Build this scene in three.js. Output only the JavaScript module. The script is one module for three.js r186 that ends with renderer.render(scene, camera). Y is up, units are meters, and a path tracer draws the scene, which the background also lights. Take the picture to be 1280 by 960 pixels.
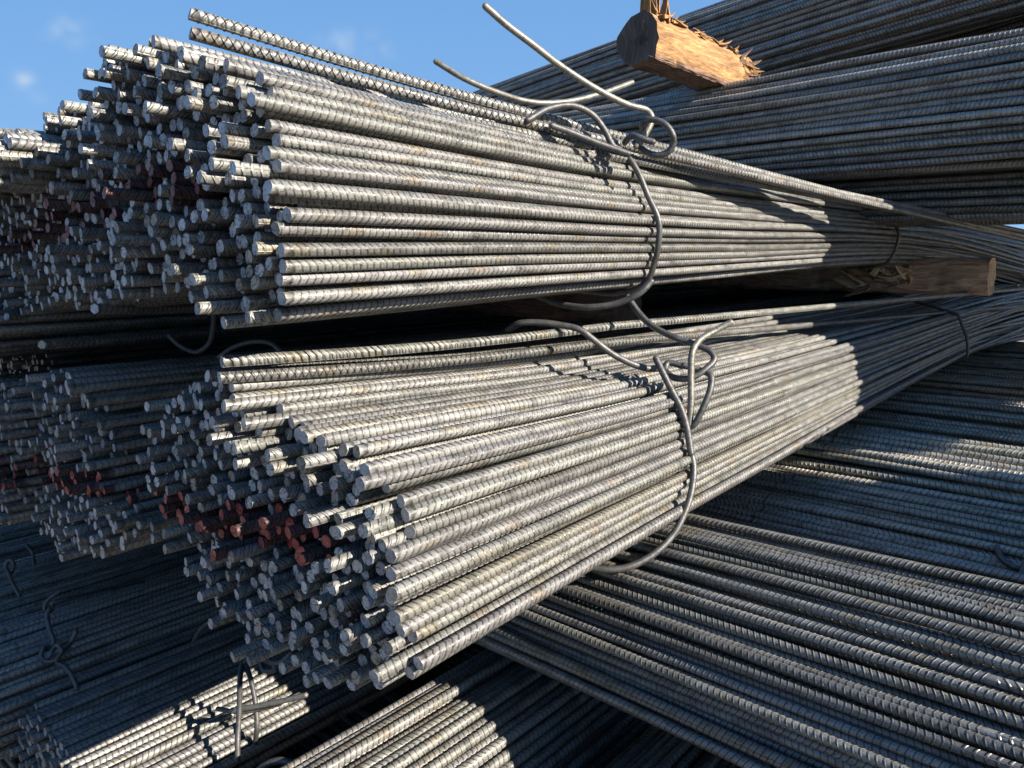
import * as THREE from 'three';
import { mergeGeometries } from 'three/addons/utils/BufferGeometryUtils.js';

// ───────────────────────── camera, sky, sun, exposure ─────────────────────────
const CAM_Y = 1.02, PITCH = Math.atan(162 / 962), YAW = 0.7050;
const scene = new THREE.Scene();
const camera = new THREE.PerspectiveCamera(53.04, 4 / 3, 0.02, 4000);
camera.rotation.order = 'YXZ';
camera.position.set(0.512, CAM_Y, 0.327);
camera.rotation.set(-PITCH, YAW, 0);
camera.updateMatrixWorld(true);

const renderer = new THREE.WebGLRenderer({ antialias: true });
renderer.setSize(1024, 768);
renderer.toneMapping = THREE.LinearToneMapping;
renderer.toneMappingExposure = 2.75;
renderer.shadowMap.enabled = true;

const SUN_DIR = new THREE.Vector3(1, 0.53, -0.16).normalize();
const sun = new THREE.DirectionalLight(new THREE.Color(1, 0.91, 0.785), 5);
sun.position.copy(SUN_DIR).multiplyScalar(8).add(new THREE.Vector3(0, 1, -0.8));
sun.target.position.set(0, 1, -0.8);
sun.castShadow = true;
sun.shadow.mapSize.set(4096, 4096);
Object.assign(sun.shadow.camera, { left: -3, right: 3, top: 3, bottom: -3, near: 0.5, far: 20 });
sun.shadow.bias = -0.0004; sun.shadow.normalBias = 0.002;
scene.add(sun, sun.target);

// seeded random numbers and value noise
function rng(seed) { let s = seed >>> 0; return () => { s = (s + 0x6D2B79F5) | 0; let t = Math.imul(s ^ (s >>> 15), 1 | s); t = (t + Math.imul(t ^ (t >>> 7), 61 | t)) ^ t; return ((t ^ (t >>> 14)) >>> 0) / 4294967296; }; }
function hash3(x, y, z) { let h = Math.imul(x | 0, 374761393) ^ Math.imul(y | 0, 668265263) ^ Math.imul(z | 0, 2147483647 ^ 0x51ED270B); h = Math.imul(h ^ (h >>> 13), 1274126177); h ^= h >>> 16; return (h >>> 0) / 4294967296; }
const fade = (t) => t * t * (3 - 2 * t), lerp = (a, b, t) => a + (b - a) * t, clamp = (x, a = 0, b = 1) => Math.min(b, Math.max(a, x));
const smooth = (a, b, x) => fade(clamp((x - a) / (b - a)));
function noise3(x, y, z, px = 0, py = 0) {
  const xi = Math.floor(x), yi = Math.floor(y), zi = Math.floor(z), u = fade(x - xi), v = fade(y - yi), w = fade(z - zi);
  const m = (k, p) => p ? ((k % p) + p) % p : k;
  const h = (a, b, c) => hash3(m(xi + a, px), m(yi + b, py), zi + c);
  return lerp(lerp(lerp(h(0, 0, 0), h(1, 0, 0), u), lerp(h(0, 1, 0), h(1, 1, 0), u), v), lerp(lerp(h(0, 0, 1), h(1, 0, 1), u), lerp(h(0, 1, 1), h(1, 1, 1), u), v), w);
}
function fbm(x, y, z, o = 4) { let s = 0, a = 0.5, n = 0; for (let i = 0; i < o; i++) { s += a * noise3(x, y, z + i * 17); n += a; x *= 2; y *= 2; z *= 2; a *= 0.5; } return s / n; }

// pixel of the 1280 x 960 photograph -> point of the place (X = across the near bars, Z = -distance along them)
const FOC = 962, fwd = new THREE.Vector3(), rgt = new THREE.Vector3(), upv = new THREE.Vector3();
camera.matrixWorld.extractBasis(rgt, upv, fwd); fwd.negate();
const at = (px, py, d) => camera.position.clone().addScaledVector(rgt, (px - 640) / FOC * d).addScaledVector(upv, (480 - py) / FOC * d).addScaledVector(fwd, d);
function on(axis, px, py, value) { const a = at(px, py, 1).sub(camera.position); return camera.position.clone().addScaledVector(a, (value - camera.position[axis]) / a[axis]); }
const onU = (px, py, u) => on('z', px, py, -u), onN = (px, py, n) => on('x', px, py, n), onY = (px, py, y) => on('y', px, py, y + CAM_Y);

// sky: clear blue with a few small wisps of cloud
{
  const W = 1024, H = 512, data = new Float32Array(W * H * 4), R = rng(7);
  const puffs = [];
  const addPuff = (d, w, h, k, s) => puffs.push({ d: d.normalize(), w, h, k, s });
  for (const [px, py, w, h, k] of [[84, 42, 0.016, 0.012, 0.55], [30, 99, 0.009, 0.006, 0.6], [46, 113, 0.011, 0.006, 0.75], [445, 58, 0.035, 0.013, 0.3], [425, 50, 0.02, 0.009, 0.25]]) addPuff(at(px, py, 1).sub(camera.position), w, h, k, R() * 50);
  for (let i = 0; i < 60; i++) { const a = R() * 6.283, e = 0.06 + R() * 0.6; addPuff(new THREE.Vector3(Math.cos(a) * Math.cos(e), Math.sin(e), Math.sin(a) * Math.cos(e)), 0.03 + R() * 0.09, 0.015 + R() * 0.03, 0.2 + R() * 0.35, R() * 50); }
  const keep = puffs.filter((p, i) => i < 5 || p.d.dot(fwd) < 0.55);
  const v = new THREE.Vector3();
  for (let j = 0; j < H; j++) {
    const el = ((j + 0.5) / H - 0.5) * Math.PI;
    for (let i = 0; i < W; i++) {
      const az = ((i + 0.5) / W - 0.5) * 2 * Math.PI;
      v.set(Math.cos(el) * Math.cos(az), Math.sin(el), Math.cos(el) * Math.sin(az));
      const t = Math.pow(clamp(v.y), 0.55), sd = clamp(v.dot(SUN_DIR));
      const g = 0.07 * Math.pow(sd, 6) + 0.25 * Math.pow(sd, 60);
      let r = lerp(0.125, 0.012, t) + g, gr = lerp(0.225, 0.075, t) + g * 0.95, b = lerp(0.355, 0.222, t) + g * 0.8;
      if (v.y < 0) { const q = smooth(0, -0.12, v.y); r = lerp(r, 0.04, q); gr = lerp(gr, 0.038, q); b = lerp(b, 0.036, q); }
      else for (const p of keep) {
        const c = v.dot(p.d); if (c < 0.96) continue;
        const dy = Math.asin(v.y) - Math.asin(p.d.y), dx = Math.sqrt(Math.max(0, 2 - 2 * c - dy * dy));
        const q = Math.exp(-((dx / p.w) ** 2) - (dy / p.h) ** 2) * smooth(0.42, 0.72, fbm(v.x * 90 + p.s, v.y * 160, v.z * 90, 5)) * p.k * 1.7;
        r = lerp(r, 0.22, clamp(q)); gr = lerp(gr, 0.26, clamp(q)); b = lerp(b, 0.31, clamp(q));
      }
      data.set([r, gr, b, 1], (j * W + i) * 4);
    }
  }
  const sky = new THREE.DataTexture(data, W, H, THREE.RGBAFormat, THREE.FloatType);
  sky.mapping = THREE.EquirectangularReflectionMapping; sky.magFilter = sky.minFilter = THREE.LinearFilter; sky.wrapS = THREE.RepeatWrapping; sky.needsUpdate = true;
  scene.background = sky; scene.environment = sky;
  scene.backgroundIntensity = 1; scene.environmentIntensity = 1;
}

// ───────────────────────── materials ─────────────────────────
function tex(W, H, fn, srgb) {
  const d = new Uint8Array(W * H * 4);
  for (let j = 0; j < H; j++) for (let i = 0; i < W; i++) { const c = fn(i, j); const k = (j * W + i) * 4; for (let q = 0; q < 3; q++) d[k + q] = clamp(Array.isArray(c) ? c[q] : c) * 255; d[k + 3] = 255; }
  const t = new THREE.DataTexture(d, W, H); t.wrapS = t.wrapT = THREE.RepeatWrapping; t.magFilter = THREE.LinearFilter; t.minFilter = THREE.LinearMipmapLinearFilter; t.generateMipmaps = true;
  if (srgb) t.colorSpace = THREE.SRGBColorSpace; t.needsUpdate = true; return t;
}
const PITCH_RIB = 0.0078, TILE = 40 * PITCH_RIB;         // one texture tile covers 0.3 m of bar
// mill scale: blotches, streaks along the bar, dark flecks, faint rust
const scaleTone = (x, y) => {
  const blot = noise3(x * 24, y * 6, 1, 24, 6) * 0.6 + noise3(x * 96, y * 12, 2, 96, 12) * 0.4, big = noise3(x * 9, y * 3, 8, 9, 3) * 0.5 + noise3(x * 30, y * 6, 9, 30, 6) * 0.5;
  const streak = noise3(x * 10, y * 40, 3, 10, 40), fine = noise3(x * 400, y * 60, 4, 400, 60), fl = noise3(x * 200, y * 26, 5, 200, 26);
  let v = 0.79 + 0.09 * (blot - 0.5) + 0.12 * (streak - 0.5) + 0.12 * (fine - 0.5) - 0.12 * smooth(0.5, 0.8, big);
  if (fl > 0.78) v -= (fl - 0.78) * 1.8;
  const rust = smooth(0.66, 0.88, noise3(x * 8, y * 3, 6, 8, 3)) * 0.12;
  return [v, v * (1 - rust * 0.4), v * (1 - rust)];
};
const scaleMap = tex(1024, 128, (i, j) => scaleTone(i / 1024, j / 128), true);
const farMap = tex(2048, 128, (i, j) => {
  const th = j / 128 * 2 * Math.PI, s = ((i / 2048 * 40 - 0.45 * Math.cos(th)) % 1 + 1) % 1, k = 1 - 0.42 * (smooth(0.84, 1, s) * (1 - s < 0 ? 0 : 1) + (s < 0.16 ? 1 - smooth(0.02, 0.16, s) : 0)) * Math.min(1, Math.abs(Math.sin(th)) * 2);  // k paints a dark shadow line beside each rib into the colour
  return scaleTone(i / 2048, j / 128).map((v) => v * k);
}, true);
const roughMap = tex(512, 64, (i, j) => { const x = i / 512, y = j / 64; return [0, 0.72 + 0.45 * (noise3(x * 40, y * 10, 11, 40, 10) - 0.5) + 0.25 * (noise3(x * 8, y * 30, 12, 8, 30) - 0.5), 1]; });
const grainMap = tex(512, 64, (i, j) => { const x = i / 512, y = j / 64; return 0.5 + 0.6 * (noise3(x * 256, y * 32, 21, 256, 32) - 0.5) + 0.4 * (noise3(x * 60, y * 16, 22, 60, 16) - 0.5); });
// rolled ribs for bars farther off: one rib per tile, oblique, fading to the two seams
const ribMap = tex(64, 128, (i, j) => {
  const th = j / 128 * 2 * Math.PI, s = (i / 64 - 0.45 * Math.cos(th) + 4) % 1;
  const prof = smooth(0.0, 0.14, s) * (1 - smooth(0.26, 0.42, s));
  const seam = Math.max(0, 1 - Math.abs(Math.sin(th)) / 0.16) * 0.45;
  return Math.max(prof * Math.pow(Math.abs(Math.sin(th)), 0.6), seam);
});
ribMap.repeat.set(TILE / PITCH_RIB, 1);
const steel = { vertexColors: true, map: scaleMap, metalness: 0.38, roughnessMap: roughMap, metalnessMap: roughMap, roughness: 0.69, color: 0xffffff };
const ribbedSteel = new THREE.MeshStandardMaterial({ ...steel, bumpMap: grainMap, bumpScale: 0.00025 });
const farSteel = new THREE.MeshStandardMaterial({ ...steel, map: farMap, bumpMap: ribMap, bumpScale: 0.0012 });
const wireSteel = new THREE.MeshStandardMaterial({ map: scaleMap, color: new THREE.Color(0.17, 0.17, 0.17), metalness: 0.55, roughness: 0.5, bumpMap: grainMap, bumpScale: 0.0002 });
const paleWire = new THREE.MeshStandardMaterial({ map: scaleMap, color: new THREE.Color(0.33, 0.32, 0.28), metalness: 0.5, roughness: 0.5, bumpMap: grainMap, bumpScale: 0.0002 });
const woodTex = (base, dark, seed) => tex(512, 512, (i, j) => {
  const x = i / 512, y = j / 512;
  const w = noise3(x * 4, y * 4, seed, 4, 4) * 0.09;
  const g = noise3(x * 6, (y + w) * 64, seed + 1, 6, 64) * 0.55 + noise3(x * 24, (y + w) * 160, seed + 2, 24, 160) * 0.45;
  const blot = noise3(x * 6, y * 6, seed + 3, 6, 6);
  const k = clamp(0.25 + g * 0.9 - 0.45 * smooth(0.55, 0.9, blot));
  return base.map((b, q) => lerp(dark[q], b, k));
}, true);
const woodBump = tex(512, 512, (i, j) => { const x = i / 512, y = j / 512; return noise3(x * 5, y * 60, 41, 5, 60) * 0.6 + noise3(x * 20, y * 180, 42, 20, 180) * 0.4; });
const freshWood = new THREE.MeshStandardMaterial({ map: woodTex([0.66, 0.51, 0.33], [0.28, 0.18, 0.10], 31), roughness: 0.85, bumpMap: woodBump, bumpScale: 0.002 });
const oldWood = new THREE.MeshStandardMaterial({ map: woodTex([0.54, 0.43, 0.36], [0.20, 0.15, 0.12], 51), roughness: 0.9, bumpMap: woodBump, bumpScale: 0.003 });
const greyWood = new THREE.MeshStandardMaterial({ map: woodTex([0.88, 0.77, 0.66], [0.42, 0.34, 0.28], 51), roughness: 0.9, bumpMap: woodBump, bumpScale: 0.003 });
const tornWood = new THREE.MeshStandardMaterial({ map: woodTex([0.92, 0.84, 0.72], [0.62, 0.50, 0.38], 35), roughness: 0.9, bumpMap: woodBump, bumpScale: 0.002 });
const darkWood = new THREE.MeshStandardMaterial({ map: woodTex([0.40, 0.35, 0.31], [0.20, 0.17, 0.15], 71), roughness: 0.92, bumpMap: woodBump, bumpScale: 0.002 });

// ───────────────────────── naming ─────────────────────────
const taken = {};
const numbered = (n) => { const k = taken[n] = (taken[n] ?? -1) + 1; return k ? `${n}_${String(k).padStart(3, '0')}` : n; };
function thing(name, label, category, group) {
  const o = new THREE.Group(); o.name = numbered(name); o.userData = { label, category }; if (group) o.userData.group = group; scene.add(o); return o;
}
function part(name, geo, mat, parent, data) { const m = new THREE.Mesh(geo, mat); m.name = name; m.castShadow = m.receiveShadow = true; if (data) Object.assign(m.userData, data); parent.add(m); return m; }

// ───────────────────────── bars ─────────────────────────
const TH = [0, 0.24, 1.08, Math.PI - 1.08, Math.PI - 0.24]; for (let i = 0; i < 5; i++) TH.push(TH[i] + Math.PI); TH.push(2 * Math.PI);
const TH8 = []; for (let i = 0; i <= 8; i++) TH8.push(i / 8 * 2 * Math.PI);
const TH6 = []; for (let i = 0; i <= 6; i++) TH6.push(i / 6 * 2 * Math.PI);
// path(s) -> Vector3.  ribs from s0 to ribEnd as geometry, a plain bar beyond
function barGeo(path, s0, s1, o) {
  const pos = [], uv = [], col = [], nrm = [], idx = [[], []], R = o.R, r0 = o.r, th = o.tiny ? TH6 : o.low ? TH8 : TH, M = th.length, hr = r0 * 0.13, pitch = PITCH_RIB * r0 / 0.006, kShear = pitch * 0.45;
  const T = new THREE.Vector3(), A = new THREE.Vector3(), B = new THREE.Vector3(), Y = new THREE.Vector3(0, 1, 0), P = new THREE.Vector3(), Q = new THREE.Vector3();
  const su = R() * 10, roll = o.roll ?? R() * 6.283, sgn = R() < 0.5 ? 1 : -1;
  const tint = o.tint, red = o.red, rings = [];
  rings.push({ s: s0, h: 0, k: 0, w: 1 });
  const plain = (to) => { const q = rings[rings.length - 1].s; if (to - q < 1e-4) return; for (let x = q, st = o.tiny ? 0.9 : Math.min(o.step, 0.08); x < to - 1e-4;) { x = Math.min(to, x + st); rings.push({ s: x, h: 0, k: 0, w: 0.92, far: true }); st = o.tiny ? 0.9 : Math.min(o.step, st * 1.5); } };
  if (o.ribs) {
    const rs = Math.max(s0, o.ribs[0]); plain(rs);
    let s = rs + kShear + 0.0015;
    for (; s < o.ribs[1]; s += pitch) for (const [f, h, w, t] of [[0, 0, 0.20, -0.2], [0.12, 1, 0.52, -0.7], [0.25, 1, 1.02, 0.6], [0.38, 0, 0.84, 0], [0.86, 0, 1.0, 0]]) rings.push({ s: s + f * pitch, h, k: kShear, w, t });  // w paints the shadow arc at each rib foot into the vertex colour
    rings.push({ s: s + kShear * 1.2, h: 0, k: 0, w: 1 });
  }
  plain(s1);
  const endW = 0.006 + R() * 0.018;
  const put = (ring) => {
    P.copy(path(ring.s)); Q.copy(path(ring.s + 0.004)); T.subVectors(Q, P).normalize(); A.crossVectors(T, Y).normalize(); B.crossVectors(A, T);
    const redness = red ? 1 - smooth(endW * 0.5, endW, ring.s - s0) : 0;
    for (let i = 0; i < M; i++) {
      const a = th[i], sn = Math.abs(Math.sin(a));
      const rr = r0 + (ring.h ? hr * Math.pow(sn, 0.6) : 0) + (o.ribs && sn < 0.05 ? r0 * 0.08 : 0);
      const ds = ring.k * Math.cos(a) * sgn + (ring.s === s0 ? Math.cos(a + su) * 0.0007 : 0), ca = Math.cos(a + roll) * rr, sa = Math.sin(a + roll) * rr;
      pos.push(P.x + T.x * ds + A.x * ca + B.x * sa, P.y + T.y * ds + A.y * ca + B.y * sa, P.z + T.z * ds + A.z * ca + B.z * sa);
      const tl = (ring.t ?? 0) * Math.pow(sn, 0.6), cn = Math.cos(a + roll), sN = Math.sin(a + roll), il = 1 / Math.hypot(1, tl);
      nrm.push((A.x * cn + B.x * sN + T.x * tl) * il, (A.y * cn + B.y * sN + T.y * tl) * il, (A.z * cn + B.z * sN + T.z * tl) * il);
      uv.push((ring.s + ds) / TILE + su, a / (2 * Math.PI));
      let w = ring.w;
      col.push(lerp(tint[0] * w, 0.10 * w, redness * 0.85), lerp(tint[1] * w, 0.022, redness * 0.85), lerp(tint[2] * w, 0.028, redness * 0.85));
    }
  };
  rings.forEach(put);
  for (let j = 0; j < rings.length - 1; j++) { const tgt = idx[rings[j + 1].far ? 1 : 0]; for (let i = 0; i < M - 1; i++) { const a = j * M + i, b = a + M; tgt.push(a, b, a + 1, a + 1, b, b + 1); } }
  // the cut end: its own ring and a centre, a sheared face that is never quite flat
  const ec = o.endColor, c0 = pos.length / 3; const first = rings[1].far ? 1 : 0;
  P.copy(path(s0)); T.subVectors(path(s0 + 0.004), P).normalize();
  for (let i = 0; i < M; i++) { pos.push(pos[i * 3], pos[i * 3 + 1], pos[i * 3 + 2]); uv.push(Math.cos(th[i]) * 0.02 + su, Math.sin(th[i]) * 0.15 + 0.5); const d = 0.82 + R() * 0.2; col.push(ec[0] * d, ec[1] * d, ec[2] * d); nrm.push(-T.x + (R() - 0.5) * 0.3, -T.y + (R() - 0.5) * 0.3, -T.z + (R() - 0.5) * 0.3); }
  const dome = (R() - 0.4) * 0.0016;
  pos.push(P.x - T.x * dome + (R() - 0.5) * 0.004, P.y - T.y * dome + (R() - 0.5) * 0.004, P.z - T.z * dome); uv.push(su, 0.5); col.push(...ec.map((x) => x * 1.05)); nrm.push(-T.x, -T.y, -T.z);
  for (let i = 0; i < M - 1; i++) idx[first].push(c0 + M, c0 + i, c0 + i + 1);
  const g = new THREE.BufferGeometry();
  g.setAttribute('position', new THREE.Float32BufferAttribute(pos, 3)); g.setAttribute('uv', new THREE.Float32BufferAttribute(uv, 2)); g.setAttribute('color', new THREE.Float32BufferAttribute(col, 3));
  g.setIndex([...[]].concat(idx[0].length < 60000 ? idx[0] : idx[0], idx[1]));
  g.setAttribute('normal', new THREE.Float32BufferAttribute(nrm, 3)); g.normalizeNormals();
  const mats = [];
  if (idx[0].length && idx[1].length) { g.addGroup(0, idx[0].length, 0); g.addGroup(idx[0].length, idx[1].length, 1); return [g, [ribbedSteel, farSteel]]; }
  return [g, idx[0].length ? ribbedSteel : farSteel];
}

const inside = (p, poly) => { let c = false; for (let i = 0, j = poly.length - 1; i < poly.length; j = i++) if ((poly[i][1] > p[1]) !== (poly[j][1] > p[1]) && p[0] < (poly[j][0] - poly[i][0]) * (p[1] - poly[i][1]) / (poly[j][1] - poly[i][1]) + poly[i][0]) c = !c; return c; };
function spline(keys) {                                   // monotone-ish cubic through [s, v1, v2, v3, v4]
  return (s) => {
    const n = keys.length; if (s <= keys[0][0]) return keys[0].slice(1); if (s >= keys[n - 1][0]) return keys[n - 1].slice(1);
    let i = 0; while (keys[i + 1][0] < s) i++;
    const a = keys[i], b = keys[i + 1], h = b[0] - a[0], t = (s - a[0]) / h, p = keys[i - 1] ?? a, q = keys[i + 2] ?? b;
    return a.slice(1).map((_, k) => {
      const m0 = i > 0 ? (b[k + 1] - p[k + 1]) / (b[0] - p[0]) : (b[k + 1] - a[k + 1]) / h, m1 = i < n - 2 ? (q[k + 1] - a[k + 1]) / (q[0] - a[0]) : (b[k + 1] - a[k + 1]) / h;
      const t2 = t * t, t3 = t2 * t; return (2 * t3 - 3 * t2 + 1) * a[k + 1] + (t3 - 2 * t2 + t) * h * m0 + (-2 * t3 + 3 * t2) * b[k + 1] + (t3 - t2) * h * m1;
    });
  };
}
// A tied bundle. axis 'u': bars run away from the cut ends (world -z); axis 'n': bars run across (world x).
// poly: outline of the cross-section [across, height above the eye]; keys: [s, shift across, shift up, scale across, scale up]
function bundle(o) {
  const R = rng(o.seed), root = thing('rebar_bundle', o.label, 'rebar bundle', 'tied bundles of steel rebar in the stack');
  const poly = o.poly, sp = o.spacing, alongU = o.axis !== 'n';
  let cx = 0, cy = 0; for (const p of poly) { cx += p[0] / poly.length; cy += p[1] / poly.length; }
  const S = spline(o.keys ?? [[o.s0, 0, 0, 1, 1], [o.s1, 0, 0, 1, 1]]);
  const xs = poly.map((p) => p[0]), ys = poly.map((p) => p[1]), rot = o.rot ?? R() * 1.04;
  const ext = Math.max(Math.max(...xs) - Math.min(...xs), Math.max(...ys) - Math.min(...ys)), bars = [];
  const N = Math.ceil(ext / sp) + 3;
  for (let j = -N; j <= N; j++) for (let i = -N; i <= N; i++) {
    const gx = (i + (j & 1) * 0.5) * sp, gy = j * sp * 0.866;
    let x = gx * Math.cos(rot) - gy * Math.sin(rot), y = gx * Math.sin(rot) + gy * Math.cos(rot);
    x += (R() - 0.5) * sp * (o.jit ?? 0.22); y += (R() - 0.5) * sp * (o.jit ?? 0.22);
    if (inside([cx + x, cy + y], poly) && R() > (o.drop ?? 0.02)) bars.push({ a: x, b: y });
  }
  const dm = (o.r ?? 0.0057) * 2.2, LIM = dm * dm;             // no two bars through each other
  for (let it = 0; it < 8; it++) for (let i = 0; i < bars.length; i++) for (let j = i + 1; j < bars.length; j++) { const dx = bars[j].a - bars[i].a, dy = bars[j].b - bars[i].b, d2 = dx * dx + dy * dy; if (d2 < LIM && d2 > 0) { const d = Math.sqrt(d2), q = (dm - d) / d * 0.5; bars[i].a -= dx * q; bars[i].b -= dy * q; bars[j].a += dx * q; bars[j].b += dy * q; } }
  root.position.set(alongU ? cx : 0, cy + CAM_Y, alongU ? -(o.s0) : -cx);
  const base = root.position.clone();
  const world = (a, b, s) => (alongU ? new THREE.Vector3(a, b + CAM_Y, -s) : new THREE.Vector3(s, b + CAM_Y, -a));
  // which bars show: coverage as seen from the eye in the plane across the bars
  const ref = S(o.refS ?? lerp(o.s0, o.s1, 0.1)), ea = alongU ? camera.position.x : -camera.position.z, BINS = 6000, cover = new Uint8Array(BINS);
  for (const k of bars) { k.ra = cx + ref[0] + k.a * ref[2] - ea; k.rb = cy + ref[1] + k.b * ref[3]; k.d = Math.hypot(k.ra, k.rb); }
  bars.sort((p, q) => p.d - q.d);
  for (const k of bars) {
    const c = Math.atan2(k.rb, k.ra), w = Math.asin(Math.min(1, (o.r ?? 0.006) / k.d)); let free = 0, tot = 0;
    for (let q = Math.floor((c - w + Math.PI) / (2 * Math.PI) * BINS); q <= (c + w + Math.PI) / (2 * Math.PI) * BINS; q++) { const z = (q + BINS) % BINS; tot++; if (!cover[z]) { free++; cover[z] = 1; } }
    k.skin = free / tot > 0.12; k.top = false;
  }
  const mk = (k) => {
    const w1 = (R() - 0.5) * 2, w2 = (R() - 0.5) * 2, f1 = 3 + R() * 4, f2 = 3 + R() * 4, p1 = R() * 6.28, p2 = R() * 6.28, amp = o.wob ?? 0.002, fan = o.fan, fa = R() - 0.5, fb = R() - 0.5;
    const ties = o.ties ?? [];
    return (s) => {
      const c = S(s); let loose = 1; for (const t of ties) loose = Math.min(loose, 0.15 + Math.abs(s - t) / 0.35);
      let fx = 0, fy = 0; if (fan && s > fan[0]) { const t = s - fan[0]; fx = fa * fan[1] * t; fy = fb * fan[1] * t - fan[2] * t * t; }
      const e = k.entry ? k.entry(s) : null;
      const a = e ? e[0] : cx + c[0] + k.a * c[2] + w1 * amp * loose * Math.sin(f1 * s + p1) + fx, b = e ? e[1] : cy + c[1] + k.b * c[3] + w2 * amp * loose * Math.sin(f2 * s + p2) + fy;
      return world(a, b, s).sub(base);
    };
  };
  for (const e of o.extra ?? []) {                       // single bars that lie over the rest: end and a later point, both read on planes across the bars
    const A = onU(e[0], e[1], e[4] ?? o.s0), s0 = -A.z, Bp = onU(e[2], e[3], e[5]), S1 = e[5];
    const k = { a: 0, b: 0, skin: true, s0, single: true };
    k.entry = (s) => { const t = (s - s0) / (S1 - s0), q = t < 1 ? t : 1 + (t - 1) * (e[6] ?? 0.75) ; return [lerp(A.x, Bp.x, q), lerp(A.y, Bp.y, q) - CAM_Y - (t > 1 ? 0 : 0.004 * Math.sin(t * Math.PI))]; };
    bars.push(k);
  }
  const inner = []; let count = 0;
  for (const k of bars) {
    const s0 = k.s0 ?? o.s0 + ((R() + R() + R() - 1.5) * (o.stagger ?? 0.02) + (R() < 0.06 ? (R() - 0.6) * 0.04 : 0)) + (o.slope ? o.slope(k.a + cx, k.b + cy) : 0);
    const isRed = o.red && !k.single && !(o.noSkinRed && k.skin) && R() < o.red(k.a + cx, k.b + cy);
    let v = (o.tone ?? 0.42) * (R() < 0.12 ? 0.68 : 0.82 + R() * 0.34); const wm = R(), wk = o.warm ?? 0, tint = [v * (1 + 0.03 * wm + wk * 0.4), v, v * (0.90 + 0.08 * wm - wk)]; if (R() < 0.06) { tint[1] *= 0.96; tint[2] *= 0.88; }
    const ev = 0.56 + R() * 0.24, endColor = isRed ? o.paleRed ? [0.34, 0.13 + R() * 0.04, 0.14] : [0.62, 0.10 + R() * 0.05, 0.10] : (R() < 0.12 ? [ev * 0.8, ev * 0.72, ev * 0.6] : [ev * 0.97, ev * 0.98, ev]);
    const show = alongU && !o.hideEnds ? true : k.skin;
    const isStuff = !show || count >= 300;
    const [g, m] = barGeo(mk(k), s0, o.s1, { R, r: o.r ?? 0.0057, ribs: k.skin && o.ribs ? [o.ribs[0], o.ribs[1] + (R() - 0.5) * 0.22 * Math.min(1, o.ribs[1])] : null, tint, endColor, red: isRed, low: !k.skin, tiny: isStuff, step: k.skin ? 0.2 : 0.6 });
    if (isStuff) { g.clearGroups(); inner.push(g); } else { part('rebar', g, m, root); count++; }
  }
  if (inner.length) part('rebar_core', mergeGeometries(inner.map((g) => g)), farSteel, root, { kind: 'stuff' });
  // tie wires round the bundle
  const rw = o.wire ?? 0.004;
  for (const [s, skew] of o.loops ?? []) {
    const c = S(s), pts = bars.filter((k) => !k.single).map((k) => [cx + c[0] + k.a * c[2], cy + c[1] + k.b * c[3]]);
    const hull = convex(pts), mid = [hull.reduce((t, p) => t + p[0], 0) / hull.length, hull.reduce((t, p) => t + p[1], 0) / hull.length];
    const P = []; const L = hull.length;
    for (let i = 0; i < L; i++) {
      const p = hull[i], q = hull[(i + 1) % L], n = Math.max(1, Math.round(Math.hypot(q[0] - p[0], q[1] - p[1]) / 0.03));
      for (let t = 0; t < n; t++) { const x = lerp(p[0], q[0], t / n), y = lerp(p[1], q[1], t / n), d = Math.hypot(x - mid[0], y - mid[1]), f = (d + (o.r ?? 0.006) + rw + 0.002) / d; P.push(world(mid[0] + (x - mid[0]) * f, mid[1] + (y - mid[1]) * f, s + (skew ?? 0) * (y - mid[1])).sub(base)); }
    }
    part('tie_wire', tube(P, rw, true, P.length * 8), wireSteel, root);
  }
  return { root, base, S, cx, cy, n: bars.length, count };
}
function convex(p) {
  p = p.slice().sort((a, b) => a[0] - b[0] || a[1] - b[1]); const cr = (o, a, b) => (a[0] - o[0]) * (b[1] - o[1]) - (a[1] - o[1]) * (b[0] - o[0]);
  const half = (q) => { const h = []; for (const k of q) { while (h.length > 1 && cr(h[h.length - 2], h[h.length - 1], k) <= 0) h.pop(); h.push(k); } h.pop(); return h; };
  return [...half(p), ...half(p.slice().reverse())];
}
function tube(P, r, closed = false, seg) {
  const g = new THREE.TubeGeometry(new THREE.CatmullRomCurve3(P, closed, 'centripetal'), seg ?? Math.max(24, P.length * 12), r, 10, closed), uv = g.attributes.uv;
  for (let i = 0; i < uv.count; i++) uv.setX(i, uv.getX(i) * 3);
  if (closed) return g;
  const caps = [P[0], P[P.length - 1]].map((p) => { const s = new THREE.SphereGeometry(r * 0.99, 10, 6); s.translate(p.x, p.y, p.z); return s; });
  return mergeGeometries([g, ...caps]);
}
function wire(b, list, r, mat = wireSteel) { part('tie_wire', tube(list.map(([x, y, d]) => at(x, y, d).sub(b.base)), r), mat, b.root); }

const polyU = (u, pts) => pts.map(([x, y]) => { const p = onU(x, y, u); return [p.x, p.y - CAM_Y]; });
const stripe = (y0, w, slope = 0) => (a, b) => (Math.abs(b - y0 - slope * a) < w ? 0.88 : 0);

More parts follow.
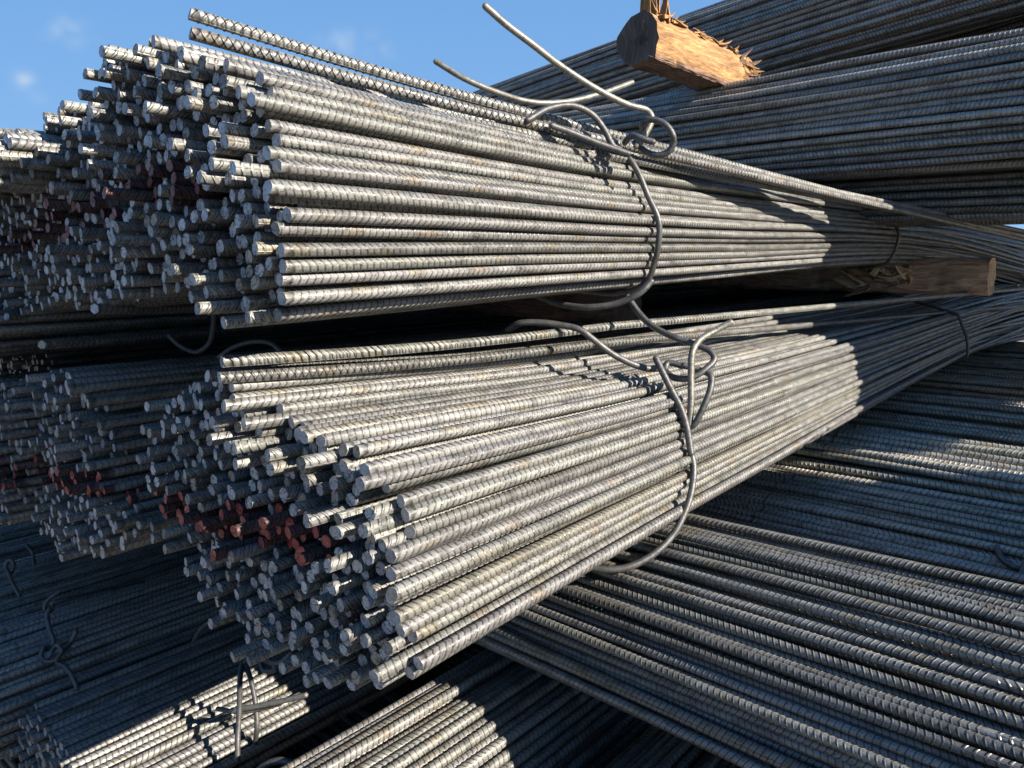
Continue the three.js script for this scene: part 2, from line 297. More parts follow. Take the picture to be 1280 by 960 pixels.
// ───────────────────────── the ground ─────────────────────────
{
  const g = new THREE.PlaneGeometry(3000, 3000); g.rotateX(-Math.PI / 2);
  const uv = g.attributes.uv; for (let i = 0; i < uv.count; i++) uv.setXY(i, uv.getX(i) * 1500, uv.getY(i) * 1500);
  const t = tex(512, 512, (i, j) => { const x = i / 512, y = j / 512; const v = 0.40 + 0.2 * (noise3(x * 8, y * 8, 61, 8, 8) - 0.5) + 0.14 * (noise3(x * 128, y * 128, 62, 128, 128) - 0.5); return [v, v * 0.97, v * 0.92]; }, true);
  const m = new THREE.Mesh(g, new THREE.MeshStandardMaterial({ map: t, roughness: 0.95 })); m.name = 'ground'; m.receiveShadow = true; m.userData = { kind: 'structure', label: 'grey dusty concrete yard under the stacked rebar', category: 'ground' }; scene.add(m);
}

// ───────────────────────── bundles that run away from their cut ends ─────────────────────────
const U1 = bundle({
  seed: 11, label: 'upper front rebar bundle, sunlit side tied with thick wire, two bars poking above it',
  poly: polyU(0, [[128, 72], [150, 64], [185, 52], [225, 56], [262, 72], [300, 86], [324, 116], [320, 165], [345, 207], [370, 247], [360, 300], [368, 335], [348, 393], [292, 403], [264, 390], [256, 348], [200, 362], [160, 368], [150, 330], [140, 200], [110, 112]]),
  s0: 0, s1: 6, r: 0.0053, spacing: 0.0137, rot: 0.12, jit: 0.5, stagger: 0.022, refS: 0.3, ribs: [-9, 0.76],
  keys: [[-0.1, 0, 0.002, 1.03, 1.03], [0, 0, 0, 1, 1], [0.52, 0.012, -0.006, 0.86, 0.84], [1.62, 0.02, 0.0, 0.77, 0.72], [2.2, 0.02, -0.008, 0.8, 0.76], [6, 0, -0.12, 1.1, 0.9]],
  ties: [0.52, 1.62], loops: [[0.52, -0.1], [1.62, 0]], wire: 0.0038, fan: [1.8, 0.05, 0.006],
  extra: [[237, 17, 745, 163, 0.03, 0.46, 0.5], [238, 41, 748, 174, 0.03, 0.45, 0.5], [187, 53, 740, 176, 0.06, 0.5, 0.4], [212, 56, 742, 180, 0.05, 0.47, 0.4], [277, 79, 742, 184, 0.03, 0.46, 0.4], [222, 85, 744, 192, 0.03, 0.46, 0.4]],
  red: (a, b) => (a < -0.10 ? 0.75 : 0.12) * (Math.abs(b - 0.075 - 0.08 * a) < 0.017 ? 1 : 0), noSkinRed: true, paleRed: true,
});
const U2 = bundle({
  seed: 12, label: 'upper middle rebar bundle left of the front one, mostly shaded grey cut ends',
  poly: polyU(0.02, [[60, 152], [78, 128], [120, 124], [140, 160], [150, 240], [156, 330], [165, 375], [110, 388], [64, 382], [58, 250]]),
  s0: 0.02, s1: 5, r: 0.0055, spacing: 0.0138, jit: 0.5, stagger: 0.02, refS: 0.2, ribs: [-9, 0.25],
  keys: [[0, 0, 0, 1, 1], [0.5, 0, 0, 0.9, 0.9], [5, 0, 0, 0.9, 0.9]], paleRed: true, red: stripe(0.072, 0.015, 0.08),
  extra: [[118, 386, 420, 377, 0.0, 0.5, 1]],
});
const U3 = bundle({
  seed: 13, label: 'upper rebar bundle at the left edge, small shaded cut ends with faint red',
  poly: polyU(0.04, [[-60, 238], [10, 236], [36, 215], [62, 205], [64, 384], [20, 392], [-60, 398]]),
  s0: 0.04, s1: 4, r: 0.0055, spacing: 0.0138, jit: 0.5, stagger: 0.02, refS: 0.2, ribs: [-9, 0.2], keys: [[0, 0, 0, 1, 1], [0.5, 0, 0, 0.9, 0.9], [4, 0, 0, 0.9, 0.9]], paleRed: true, red: stripe(0.072, 0.015, 0.08),
  extra: [[8, 396, 300, 388, 0.02, 0.45, 1], [52, 431, 420, 398, 0.0, 0.6, 1]],
});
const U4 = bundle({
  seed: 14, label: 'topmost far left rebar bundle, its bar sides in full sun against the sky',
  poly: polyU(-0.03, [[-120, 158], [-10, 162], [12, 168], [30, 190], [24, 232], [-120, 240]]),
  s0: -0.03, s1: 4, spacing: 0.0138, stagger: 0.022, refS: 0.1, ribs: [-9, 0.35], keys: [[-1, 0, 0, 1, 1], [4, 0, 0, 0.95, 0.95]],
});
const U5 = bundle({
  seed: 15, label: 'dark rebar bundle low at the left edge, just above the gap between the layers',
  poly: polyU(0.08, [[-90, 394], [66, 388], [70, 402], [52, 438], [-20, 446], [-90, 452]]), s0: -0.06, s1: 4, spacing: 0.0138, stagger: 0.022, refS: 0.3, ribs: [-9, 0.4],
});
const L1 = bundle({
  seed: 21, label: 'lower front rebar bundle, broad sunlit side with a row of red painted cut ends',
  poly: polyU(0.02, [[277, 450], [262, 480], [235, 480], [200, 497], [186, 545], [192, 600], [216, 668], [262, 756], [310, 800], [360, 838], [430, 852], [470, 866], [528, 850], [522, 795], [514, 745], [500, 690], [490, 645], [470, 588], [405, 550], [335, 517], [300, 480]]),
  s0: 0.02, s1: 6, r: 0.0054, spacing: 0.0138, rot: 0.78, jit: 0.5, stagger: 0.024, refS: 0.3, ribs: [-9, 0.8],
  keys: [[-0.1, 0, 0, 1.03, 1.03], [0, 0, 0, 1, 1], [0.48, 0.012, -0.002, 0.86, 0.86], [1.95, 0.03, 0.016, 0.77, 0.72], [2.6, 0.04, 0.018, 0.8, 0.76], [6, 0, -0.05, 1.0, 0.85]],
  ties: [0.48, 1.95], loops: [[1.95, 0]], wire: 0.0040, fan: [2.1, 0.05, 0.004],
  extra: [[277, 452, 760, 408, 0.0, 0.5, 1], [274, 472, 745, 430, 0.0, 0.5, 1]],
  red: (a, b) => (a < 0.045 && Math.abs(b + 0.226 - 0.10 * a) < 0.019 ? 0.9 : 0), noSkinRed: true,
});
const L2 = bundle({
  seed: 22, label: 'lower middle rebar bundle in shade left of the front one, with a dull red row',
  poly: polyU(0.03, [[38, 480], [58, 462], [98, 470], [112, 492], [116, 525], [122, 560], [128, 600], [160, 640], [180, 665], [130, 695], [70, 690], [42, 640], [30, 560]]),
  s0: 0.03, s1: 5, r: 0.0055, spacing: 0.0138, tone: 0.48, jit: 0.5, stagger: 0.026, refS: 0.2, ribs: [-9, 0.36], keys: [[0, 0, 0, 1, 1], [0.5, 0, 0, 0.95, 0.95], [5, 0, 0, 0.9, 0.9]], red: stripe(-0.24, 0.018, 0.075),
});
const L3 = bundle({
  seed: 23, label: 'lower rebar bundle cut off by the left edge, shaded bar sides and ends',
  poly: polyU(0.0, [[-80, 476], [0, 480], [20, 500], [16, 560], [24, 610], [12, 652], [-80, 665]]),
  s0: 0, s1: 5, r: 0.0055, spacing: 0.0138, tone: 0.48, jit: 0.5, stagger: 0.035, refS: 0.2, ribs: [-9, 0.3], red: stripe(-0.24, 0.018, 0.075),
});
const L5 = bundle({
  seed: 24, label: 'thin far rebar bundle glimpsed through the gap between upper and lower bundles at left',
  poly: polyU(0.75, [[14, 436], [58, 434], [60, 456], [16, 460]]), s0: 0.75, s1: 5, spacing: 0.0138, stagger: 0.022, refS: 1,
});

// bundles lying lower down
const ell = (x, y, rx, ry) => Array.from({ length: 16 }, (_, i) => [x + rx * Math.cos(i / 16 * 6.2832), y + ry * Math.sin(i / 16 * 6.2832)]);
const G1 = bundle({
  seed: 31, label: 'rebar bundle at bottom left with its ends in view, half in bright sun',
  poly: polyU(-0.02, [[37, 884], [26, 930], [36, 985], [66, 1035], [130, 1056], [156, 1018], [112, 968], [74, 932], [52, 902]]),
  s0: -0.02, s1: 5, spacing: 0.0126, jit: 0.12, stagger: 0.015, refS: 0.2, ribs: [-9, 0.36],
});
const gLab = ['shaded rebar bundle with knotted wire ties at bottom left, beside the half lit one', 'shaded rebar bundle at lower left, second beyond the half lit one', 'shaded rebar bundle at lower left, third beyond the half lit one', 'farthest shaded rebar bundle deep under the left end of the stack'];
const G = [[-0.79, -0.655, 0.125, 0.085], [-1.03, -0.645, 0.12, 0.085], [-1.27, -0.64, 0.12, 0.085], [-1.52, -0.63, 0.12, 0.085]].map((e, i) => bundle({ seed: 40 + i, label: gLab[i], poly: ell(...e), s0: -0.45, s1: 5, spacing: 0.0126, jit: 0.2, tone: 0.58, refS: 0.3, hideEnds: true, ribs: i < 1 ? [0, 0.32] : undefined, wob: 0.003 }));
const B1 = bundle({ seed: 51, label: 'rebar bundle at the bottom centre with a bright sunlit patch', poly: ell(-0.072, -0.60, 0.115, 0.09), s0: -0.3, s1: 4, spacing: 0.0126, jit: 0.12, refS: 0.2, hideEnds: true, ribs: [0.05, 0.42] });
const B2 = bundle({ seed: 52, label: 'dark rebar bundle at the bottom edge, right of the sunlit patch', poly: ell(0.17, -0.63, 0.11, 0.088), s0: -0.2, s1: 4, spacing: 0.0126, jit: 0.12, refS: 0.3, hideEnds: true });

// ───────────────────────── bundles that run across, behind and below ─────────────────────────
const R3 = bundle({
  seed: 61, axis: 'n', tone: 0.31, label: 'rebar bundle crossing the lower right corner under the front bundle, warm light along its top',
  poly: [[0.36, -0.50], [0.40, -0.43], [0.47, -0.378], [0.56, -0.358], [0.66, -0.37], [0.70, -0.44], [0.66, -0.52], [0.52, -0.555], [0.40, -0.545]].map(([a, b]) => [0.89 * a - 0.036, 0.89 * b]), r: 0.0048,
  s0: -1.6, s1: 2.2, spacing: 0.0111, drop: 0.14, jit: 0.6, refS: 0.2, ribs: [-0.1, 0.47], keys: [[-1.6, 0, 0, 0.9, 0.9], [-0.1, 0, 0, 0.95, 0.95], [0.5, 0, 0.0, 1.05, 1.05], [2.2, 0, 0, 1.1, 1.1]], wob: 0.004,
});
const R5 = bundle({
  seed: 64, axis: 'n', tone: 0.52, warm: 0.08, label: 'darkest rebar bundle at the right edge, just above the crossing bundle, with a wire tie',
  poly: [[0.74, -0.46], [0.78, -0.405], [0.88, -0.38], [1.0, -0.38], [1.07, -0.42], [1.05, -0.54], [0.85, -0.56]],
  s0: -1.0, s1: 3, spacing: 0.0128, drop: 0.12, jit: 0.6, refS: 0.3, wob: 0.005, ribs: [0.05, 0.42],
});
// the tops of the next bundles of that layer, one behind the other; the lower front bundle lies on them
for (const [i, [u, y, w, r]] of [[1.08, -0.335, 0.28, 0.007], [1.43, -0.318, 0.31, 0.0072], [1.82, -0.312, 0.34, 0.0075], [2.24, -0.31, 0.36, 0.0075], [2.66, -0.31, 0.38, 0.0075]].entries()) bundle({
  seed: 62 + i * 3, axis: 'n', tone: i < 2 ? 0.66 : 0.58, warm: 0.08, ribs: i < 1 ? [0.05, 0.45] : undefined,
  label: ['silvery rebar bundle at the right edge behind the one with the wire tie', 'silvery rebar bundle at the right edge under the shaded part of the lower front one', 'rebar bundle at the right edge, third behind the one with the wire tie', 'rebar bundle at the right edge, fourth behind the one with the wire tie', 'farthest rebar bundle at the right edge under the lower front one'][i],
  poly: [[u + 0.03, y - 0.15], [u, y - 0.085], [u + 0.025, y - 0.03], [u + 0.08, y - 0.004], [u + w * 0.5, y], [u + w - 0.07, y - 0.01], [u + w - 0.01, y - 0.05], [u + w, y - 0.1], [u + w - 0.04, y - 0.15]],
  s0: -1.2 - i * 0.2, s1: 3, r, spacing: r * 2.15, drop: 0.1, jit: 0.6, refS: 0.3, wob: 0.006,
});
bundle({ seed: 78, axis: 'n', tone: 0.36, label: 'unseen rebar bundle added beyond the right edge of the view as a sun blocker', poly: ell(1.0, -0.08, 0.22, 0.24), s0: 0.95, s1: 2.6, spacing: 0.0158, r: 0.0075, refS: 1.5, hideEnds: true });  // added out of view to shade the bundle with the wire tie
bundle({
  seed: 79, axis: 'n', tone: 0.2, label: 'dark rebar bundle in the shadow between the highest one and the large upper right one',  // tone lowered to paint in the shade of the overhanging bundle
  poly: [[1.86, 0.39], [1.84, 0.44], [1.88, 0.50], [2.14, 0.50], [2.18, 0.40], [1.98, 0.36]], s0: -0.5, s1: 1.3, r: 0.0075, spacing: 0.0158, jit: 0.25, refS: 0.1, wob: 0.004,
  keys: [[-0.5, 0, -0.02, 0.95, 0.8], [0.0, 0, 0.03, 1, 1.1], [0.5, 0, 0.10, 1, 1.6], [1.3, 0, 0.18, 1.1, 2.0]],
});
const R2 = bundle({
  seed: 65, axis: 'n', tone: 0.50, label: 'large shaded rebar bundle at upper right under the splintered log',
  poly: [[1.24, 0.155], [1.215, 0.22], [1.22, 0.31], [1.26, 0.357], [1.36, 0.37], [1.47, 0.34], [1.49, 0.22], [1.43, 0.155]].map(([a, b]) => [(a + 0.327) * 1.045 - 0.327, b * 1.045]),
  s0: -1.8, s1: 1.22, r: 0.0075, spacing: 0.0158, jit: 0.2, refS: 0.0, wob: 0.004,
  keys: [[-1.8, 0, -0.02, 0.95, 0.9], [-0.4, 0, -0.005, 0.95, 0.95], [0.4, 0, 0.012, 1, 1.06], [2.6, 0, 0.05, 1.1, 1.2]],
});
const R2b = bundle({
  seed: 66, axis: 'n', label: 'dark rebar bundle tucked under the large upper right one',
  poly: [[1.47, 0.165], [1.44, 0.12], [1.46, 0.075], [1.66, 0.07], [1.68, 0.165]],
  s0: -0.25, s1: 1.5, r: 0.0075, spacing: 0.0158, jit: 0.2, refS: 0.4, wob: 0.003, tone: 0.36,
});
// more bundles of the same layer are added behind the large one to shade what runs below them
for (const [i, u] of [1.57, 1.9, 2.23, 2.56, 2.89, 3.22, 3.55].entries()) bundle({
  seed: 70 + i, axis: 'n', label: ['rebar bundle just behind the large upper right one', 'second rebar bundle behind the large upper right one, added for its shade', 'third rebar bundle behind the large upper right one, added for its shade', 'fourth rebar bundle behind the large upper right one, added for its shade', 'fifth rebar bundle behind the large upper right one, added for its shade', 'sixth rebar bundle behind the large upper right one, added for its shade', 'seventh rebar bundle behind the large upper right one, added for its shade'][i],
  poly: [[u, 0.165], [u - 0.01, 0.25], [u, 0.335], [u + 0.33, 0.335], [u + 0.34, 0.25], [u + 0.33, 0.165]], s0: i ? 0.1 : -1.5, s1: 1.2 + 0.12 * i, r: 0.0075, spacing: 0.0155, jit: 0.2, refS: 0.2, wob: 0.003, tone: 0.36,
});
const R1 = bundle({
  seed: 67, axis: 'n', tone: 0.48, label: 'highest rebar bundle at upper right, behind the splintered log',
  poly: [[1.70, 0.45], [1.66, 0.55], [1.70, 0.63], [1.8, 0.66], [1.95, 0.62], [1.97, 0.48], [1.85, 0.43], [1.72, 0.43]],
  s0: -2.4, s1: 2, r: 0.007, spacing: 0.0148, jit: 0.2, refS: -0.6, wob: 0.004,
  keys: [[-2.4, 0, -0.21, 0.95, 0.95], [-0.7, 0, 0, 1, 1], [2, 0, 0.32, 1.05, 1.05]],
});
for (const [i, u] of [0.1, 0.45, 0.8].entries()) bundle({ seed: 80 + i, axis: 'n', label: ['bottom layer rebar bundle in the dark gap, nearest row', 'bottom layer rebar bundle in the dark gap, middle row', 'bottom layer rebar bundle in the dark gap, farthest row'][i], poly: ell(u, -0.86, 0.15, 0.1), s0: -2, s1: 1.2, spacing: 0.0127, jit: 0.2, refS: 0 });

// ───────────────────────── knots and loose ends of the tie wires ─────────────────────────
const z7 = (l, d) => l.map(([x, y, e]) => [700 + x / 6.4, 100 + y / 6.4, e ?? d]), z3 = (l, d) => l.map(([x, y, e]) => [560 + x / 3.2, 360 + y / 3.2, e ?? d]), z1 = (l, d) => l.map(([x, y, e]) => [x / 5.333, 690 + y / 5.333, e ?? d]);
wire(U1, [[607, 8, 0.80], [632, 30, 0.81], [665, 55, 0.825], [700, 82, 0.845], [745, 111, 0.86], [785, 131, 0.875], ...z7([[690, 240], [725, 275], [735, 315], [715, 375], [690, 420], [650, 490], [610, 530]], 0.885)], 0.0038, paleWire);
wire(U1, z7([[675, 440, 0.9], [662, 390, 0.895], [668, 340, 0.88], [700, 318, 0.875], [770, 322, 0.87], [850, 362, 0.865], [900, 435, 0.865], [908, 505, 0.87], [865, 575, 0.875], [785, 602, 0.88], [710, 585, 0.885], [650, 545, 0.89], [600, 500, 0.9]]), 0.0037);
wire(U1, z7([[520, 500, 0.9], [560, 455, 0.885], [610, 452, 0.875], [680, 478, 0.87], [742, 494, 0.868]]), 0.0037);
wire(U1, [[545, 77, 0.93], [580, 98, 0.93], [620, 115, 0.94], [660, 127, 0.95], [700, 128, 0.97], [745, 119, 1.0], [790, 103, 1.04]], 0.0036, paleWire);
wire(U1, [[660, 150, 0.84], [685, 136, 0.85], [715, 132, 0.86], [740, 143, 0.87], [756, 163, 0.875], [767, 183, 0.88], [778, 188, 0.885]], 0.0037);
wire(U1, [[690, 157, 0.85], [715, 166, 0.86], [745, 178, 0.868], [785, 192, 0.872]], 0.0037);
wire(U1, [[1092, 262, 1.66], [1100, 240, 1.65], [1112, 228, 1.66], [1128, 226, 1.67], [1134, 236, 1.68], [1118, 246, 1.66], [1104, 236, 1.64], [1120, 222, 1.66]], 0.004);
wire(L1, z3([[240, 165, 0.93], [285, 142, 0.92], [360, 138, 0.915], [450, 148, 0.91], [530, 168, 0.905], [580, 205, 0.905], [660, 265, 0.91], [740, 305, 0.915], [800, 322, 0.92], [845, 322, 0.925]]), 0.004);
wire(L1, z3([[720, 36, 0.97], [760, 95, 0.96], [815, 150, 0.945], [900, 195, 0.925], [985, 225, 0.915], [1050, 255, 0.905], [1065, 285, 0.9], [1030, 325, 0.895], [970, 360, 0.895], [910, 360, 0.905], [870, 330, 0.92], [880, 300, 0.925], [940, 312, 0.92]]), 0.0039);
wire(L1, z3([[1130, 138, 0.90], [1070, 170, 0.90], [1005, 210, 0.895], [978, 255, 0.89], [972, 340, 0.89], [972, 450, 0.89], [966, 545, 0.892]]), 0.0039, paleWire);
wire(L1, z3([[945, 310, 0.905], [1010, 330, 0.9], [1050, 350, 0.89], [1050, 400, 0.885], [1020, 480, 0.885], [985, 545, 0.89], [960, 560, 0.895]]), 0.0039);
wire(L1, z3([[832, 282, 0.905], [855, 330, 0.9], [895, 410, 0.895], [935, 490, 0.89], [955, 560, 0.888], [972, 660, 0.885]]), 0.0041);
wire(L1, [[268, 380, 1.02], [266, 412, 1.02], [262, 428, 1.02], [246, 440, 1.02], [225, 432, 1.02], [212, 420, 1.02]], 0.0036);
wire(L1, [[274, 446, 0.9], [292, 434, 0.9], [316, 427, 0.9], [338, 429, 0.9], [352, 440, 0.9]], 0.003);
wire(L1, [[863, 562, 0.888], [867, 585, 0.884], [864, 615, 0.876], [855, 643, 0.868], [840, 670, 0.86], [812, 696, 0.85], [776, 711, 0.845], [738, 709, 0.85], [705, 694, 0.87], [670, 672, 0.9]], 0.004);
wire(U1, [[814, 352, 0.90], [800, 366, 0.9], [772, 379, 0.91], [735, 384, 0.92], [700, 380, 0.94], [668, 368, 0.96]], 0.0038);
wire(G[0], z1([[400, 262, 1.17], [345, 298, 1.165], [302, 345, 1.165], [298, 385, 1.165], [325, 402, 1.17], [355, 372, 1.165], [345, 342, 1.16], [420, 318, 1.17], [560, 285, 1.2], [760, 240, 1.25], [960, 195, 1.3]]), 0.0026);
wire(G[0], z1([[330, 385, 1.16], [314, 420, 1.155], [326, 500, 1.15], [358, 600, 1.14], [340, 625, 1.14], [290, 645, 1.13], [275, 690, 1.125], [305, 728, 1.12], [360, 720, 1.115], [420, 660, 1.12], [455, 625, 1.13], [485, 580, 1.12], [505, 530, 1.12]]), 0.0034);
wire(G[0], z1([[310, 700, 1.125], [330, 690, 1.11], [375, 625, 1.12], [410, 655, 1.11], [380, 730, 1.115], [440, 770, 1.1], [488, 840, 1.085], [512, 910, 1.08]]), 0.0034);
wire(G[1], z1([[60, 140, 1.27], [40, 115, 1.27], [46, 70, 1.27], [75, 52, 1.27], [90, 85, 1.27], [78, 135, 1.27], [60, 150, 1.26], [88, 215, 1.26], [132, 292, 1.25]]), 0.0032);
wire(G[1], z1([[185, -40, 1.3], [212, -5, 1.29], [222, 40, 1.29], [230, 85, 1.28]]), 0.003);
wire(G1, [[304, 822, 1.04], [300, 850, 1.0], [299, 890, 0.965], [297, 925, 0.945], [297, 950, 0.94]], 0.0034);
wire(G1, [[306, 828, 1.03], [314, 852, 1.01], [320, 885, 0.995], [321, 910, 0.99], [319, 928, 1.0]], 0.0034);
wire(G1, [[290, 888, 0.985], [320, 883, 0.975], [350, 877, 0.965], [382, 869, 0.955]], 0.0036, paleWire);
wire(G1, [[272, 886, 1.0], [300, 890, 0.985], [330, 885, 0.985], [350, 880, 0.985]], 0.003);
wire(G1, [[302, 832, 1.03], [318, 820, 1.02], [336, 824, 1.01], [344, 836, 1.0], [330, 838, 1.01], [326, 826, 1.02], [350, 828, 0.99], [364, 817, 0.985]], 0.0034);
wire(G1, [[242, 802, 1.13], [250, 788, 1.12], [264, 777, 1.11], [284, 772, 1.1], [300, 774, 1.1]], 0.003);
wire(B1, [[318, 968, 0.84], [334, 955, 0.83], [352, 951, 0.825], [372, 958, 0.82], [384, 972, 0.82]], 0.0038);
wire(R5, [[1246, 684, 1.02], [1252, 698, 1.01], [1266, 708, 1.0], [1290, 714, 0.99]], 0.0039);
wire(R5, [[1280, 706, 0.99], [1273, 735, 0.975], [1266, 765, 0.96], [1260, 790, 0.955]], 0.0039);

// ───────────────────────── wood ─────────────────────────
function beam(L, outline, rough, seed, nl = 40) {              // beam along +x, outline [y,z], ends closed
  const pos = [], uv = [], idx = [], M = outline.length;
  for (let j = 0; j <= nl; j++) for (let i = 0; i <= M; i++) {
    const [y, z] = outline[i % M], x = j / nl * L, k = 1 + rough * (fbm(x * 14 + seed, y * 70 + seed, z * 70, 3) - 0.5) + rough * 0.6 * (fbm(x * 50, y * 160 + seed, z * 160, 2) - 0.5);
    pos.push(x + (j === 0 || j === nl ? (noise3(y * 90, z * 90, seed) - 0.5) * 0.006 : 0), y * k, z * k); uv.push(x * 3.3, i / M);
  }
  for (let j = 0; j < nl; j++) for (let i = 0; i < M; i++) { const a = j * (M + 1) + i, b = a + M + 1; idx.push(a, a + 1, b, a + 1, b + 1, b); }
  const side = new THREE.BufferGeometry(); side.setAttribute('position', new THREE.Float32BufferAttribute(pos, 3)); side.setAttribute('uv', new THREE.Float32BufferAttribute(uv, 2)); side.setIndex(idx); side.computeVertexNormals();
  const cap = (j) => { const p = [], t = [], q = []; const rings = [1, 0.66, 0.33]; for (const f of rings) for (let i = 0; i < M; i++) { const k = (j * (M + 1) + i) * 3; p.push(pos[k] + (f < 1 ? (noise3(i * 3, f * 9, seed) - 0.5) * 0.004 : 0), pos[k + 1] * f, pos[k + 2] * f); t.push(pos[k + 1] * f * 6 + 0.5, pos[k + 2] * f * 6 + 0.5); } p.push(pos[j * (M + 1) * 3], 0, 0); t.push(0.5, 0.5);
    for (let r = 0; r < 2; r++) for (let i = 0; i < M; i++) { const a = r * M + i, b = r * M + (i + 1) % M; q.push(a, a + M, b, b, a + M, b + M); } for (let i = 0; i < M; i++) q.push(2 * M + i, 3 * M, 2 * M + (i + 1) % M);
    if (j) for (let k = 0; k < q.length; k += 3) [q[k], q[k + 1]] = [q[k + 1], q[k]];
    const g = new THREE.BufferGeometry(); g.setAttribute('position', new THREE.Float32BufferAttribute(p, 3)); g.setAttribute('uv', new THREE.Float32BufferAttribute(t, 2)); g.setIndex(q); g.computeVertexNormals(); return g; };
  return { side, caps: [cap(0), cap(nl)] };
}
function splinter(len, w, t, bend, R) {                         // a torn strip of wood that tapers to a point
  const n = 6, pos = [], uv = [], idx = [];
  for (let j = 0; j <= n; j++) { const f = j / n, ww = w * (1 - f * f) * (0.8 + R() * 0.4) + 0.0004, y = bend * f * f * len, x = f * len; for (const [a, b] of [[-1, -1], [1, -1], [1, 1], [-1, 1]]) { pos.push(x, y + b * t * (1 - f * 0.8), a * ww); uv.push(x * 4, a * 0.1 + 0.3 + R() * 0.05); } }
  for (let j = 0; j < n; j++) for (let i = 0; i < 4; i++) { const a = j * 4 + i, b = j * 4 + (i + 1) % 4; idx.push(a, b, a + 4, b, b + 4, a + 4); }
  idx.push(0, 2, 1, 0, 3, 2);
  const g = new THREE.BufferGeometry(); g.setAttribute('position', new THREE.Float32BufferAttribute(pos, 3)); g.setAttribute('uv', new THREE.Float32BufferAttribute(uv, 2)); g.setIndex(idx); const h = g.toNonIndexed(); h.computeVertexNormals(); return h;
}
// the splintered log wedged on the upper right bundle
{
  const R = rng(91), A = onY(801, 51, 0.405), log = thing('wooden_log', 'splintered wooden log lying on the upper right bundle, pale split side in sun', 'log');
  log.position.copy(A); log.rotation.y = Math.PI / 2;            // +x of the beam runs along world -z
  const out = []; const K = 22; for (let i = 0; i < K; i++) { const a = i / K * 6.2832; let y = 0.05 * Math.sin(a), z = 0.052 * Math.cos(a); if (z > 0.030) z = 0.030 + (z - 0.030) * 0.25; if (y < -0.038) y = -0.038; out.push([y, z]); }
  const b = beam(0.44, out, 0.24, 5, 90);
  // the split side (facing the sun) is pale fresh wood, the rest weathered bark side
  const K1 = [], K2 = [], ix = b.side.index.array; for (let i = 0; i < ix.length; i += 3) { const p = b.side.attributes.position, z = (p.getZ(ix[i]) + p.getZ(ix[i + 1]) + p.getZ(ix[i + 2])) / 3, y = (p.getY(ix[i]) + p.getY(ix[i + 1])) / 2; (z > 0.014 && y > -0.026 ? K1 : K2).push(ix[i], ix[i + 1], ix[i + 2]); }
  const g1 = b.side.clone(); g1.setIndex(K1); const g2 = b.side.clone(); g2.setIndex(K2);
  part('split_side', g1, freshWood, log); part('weathered_side', g2, oldWood, log); part('cut_end', b.caps[0], darkWood, log); part('cut_end', b.caps[1], darkWood, log);
  for (let i = 0; i < 40; i++) {
    const g = splinter(0.02 + R() * 0.045, 0.003 + R() * 0.006, 0.0016 + R() * 0.002, (R() - 0.2) * 0.5, R), x = 0.01 + R() * 0.40, e = R();
    const m = part('splinter', g, R() < 0.8 ? freshWood : oldWood, log); m.position.set(x, 0.040 + R() * 0.006, 0.0 + R() * 0.03); m.rotation.set((R() - 0.5) * 1.2, (R() - 0.5) * 0.5 + (e < 0.3 ? Math.PI : 0), 0.02 + R() * 0.22);
  }
  for (let i = 0; i < 9; i++) { const m = part('splinter', splinter(0.05 + R() * 0.05, 0.005 + R() * 0.006, 0.002, (R() - 0.5) * 0.3, R), freshWood, log); m.position.set(0.01 + R() * 0.05, 0.036, -0.005 + R() * 0.03); m.rotation.set((R() - 0.5), (R() - 0.5) * 0.6, 1.2 + R() * 0.7); }
  for (let i = 0; i < 44; i++) { const m = part('splinter', splinter(0.02 + R() * 0.03, 0.003 + R() * 0.005, 0.002, (R() - 0.5) * 0.8, R), R() < 0.7 ? freshWood : oldWood, log); m.position.set(0.37 + R() * 0.06, -0.03 + R() * 0.07, 0.022 + R() * 0.016); m.rotation.set(R() * 3, -0.15 - R() * 0.4, (R() - 0.5) * 1.6); }
  for (let i = 0; i < 2; i++) { const m = part('splinter', splinter(0.12 + R() * 0.12, 0.004 + R() * 0.006, 0.0012, -0.06, R), oldWood, log); m.position.set(0.12 + R() * 0.1, -0.034, -0.01 + R() * 0.03); m.rotation.set(0, Math.PI + (R() - 0.5) * 0.3, (R() - 0.5) * 0.15); }
}
bundle({ seed: 95, axis: 'n', tone: 0.36, label: 'dark rebar bundle lying across, far back behind the black gap', poly: ell(3.0, -0.10, 0.12, 0.16), s0: -4, s1: -0.4, r: 0.0075, spacing: 0.0158, jit: 0.2, refS: -1 });
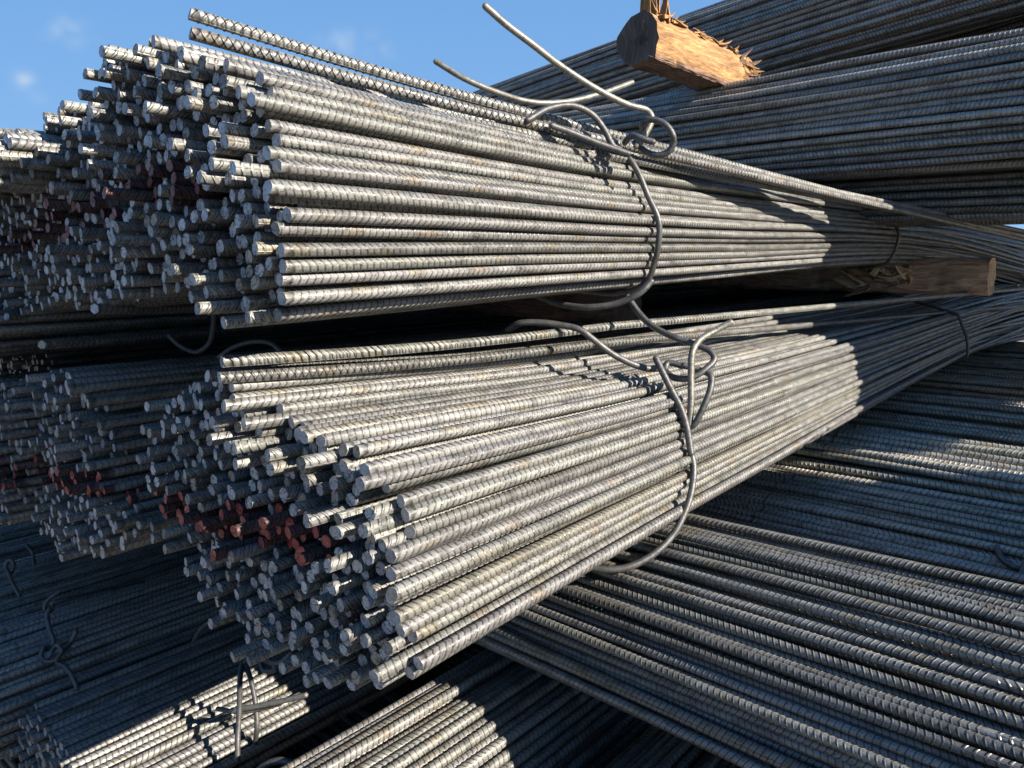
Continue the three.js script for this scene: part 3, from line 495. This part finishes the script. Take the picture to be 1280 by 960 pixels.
bundle({ seed: 96, tone: 0.36, label: 'farthest left rebar bundle of the lower layer, seen only through the gap', poly: ell(-1.3, -0.24, 0.2, 0.15), s0: 0.2, s1: 4, spacing: 0.0138, refS: 0.5, hideEnds: true });
// a shorter spacer hidden in the gap, nearer the cut ends
{
  const tb = thing('timber_spacer', 'dark timber deep in the black gap between upper and lower bundles', 'timber');
  tb.position.set(-0.22, CAM_Y - 0.085, -0.85); tb.rotation.y = Math.PI;
  const out = []; const K = 16; for (let i = 0; i < K; i++) { const a = i / K * 6.2832, c = Math.cos(a), z = Math.sin(a), q = Math.pow(Math.abs(c) ** 6 + Math.abs(z) ** 6, -1 / 6); out.push([0.036 * q * z, 0.045 * q * c]); }
  const b = beam(2.2, out, 0.08, 19, 40); part('weathered_side', b.side, oldWood, tb); part('cut_end', b.caps[0], darkWood, tb); part('cut_end', b.caps[1], darkWood, tb);
}
// the timber between the upper and lower front bundles
{
  const R = rng(92), E = at(1240, 346, 1.95), tb = thing('timber_spacer', 'dark weathered timber between the upper and lower front bundles, torn open near its end', 'timber');
  tb.position.copy(E); tb.rotation.y = Math.PI;                  // +x of the beam runs to the left
  const out = []; const K = 20; for (let i = 0; i < K; i++) { const a = i / K * 6.2832, c = Math.cos(a), s = Math.sin(a), q = Math.pow(Math.abs(c) ** 6 + Math.abs(s) ** 6, -1 / 6); out.push([0.047 * q * s, 0.05 * q * c]); }
  const b = beam(1.6, out, 0.10, 9, 90); part('weathered_side', b.side, greyWood, tb); part('cut_end', b.caps[0], greyWood, tb); part('cut_end', b.caps[1], greyWood, tb);
  for (let i = 0; i < 34; i++) { const m = part('splinter', splinter(0.03 + R() * 0.05, 0.008 + R() * 0.012, 0.004, (R() - 0.3) * 0.7, R), i % 3 ? tornWood : greyWood, tb); m.position.set(0.17 + R() * 0.15, -0.03 + R() * 0.05, -0.056); m.rotation.set((R() - 0.5) * 1.4, 0.1 + R() * 0.5, (R() - 0.5) * 2.4); }
  const big = part('splinter', splinter(0.13, 0.026, 0.008, -0.2, R), tornWood, tb); big.position.set(0.27, -0.005, -0.062); big.rotation.set(0.2, 0.3, 2.1);
}

renderer.render(scene, camera);
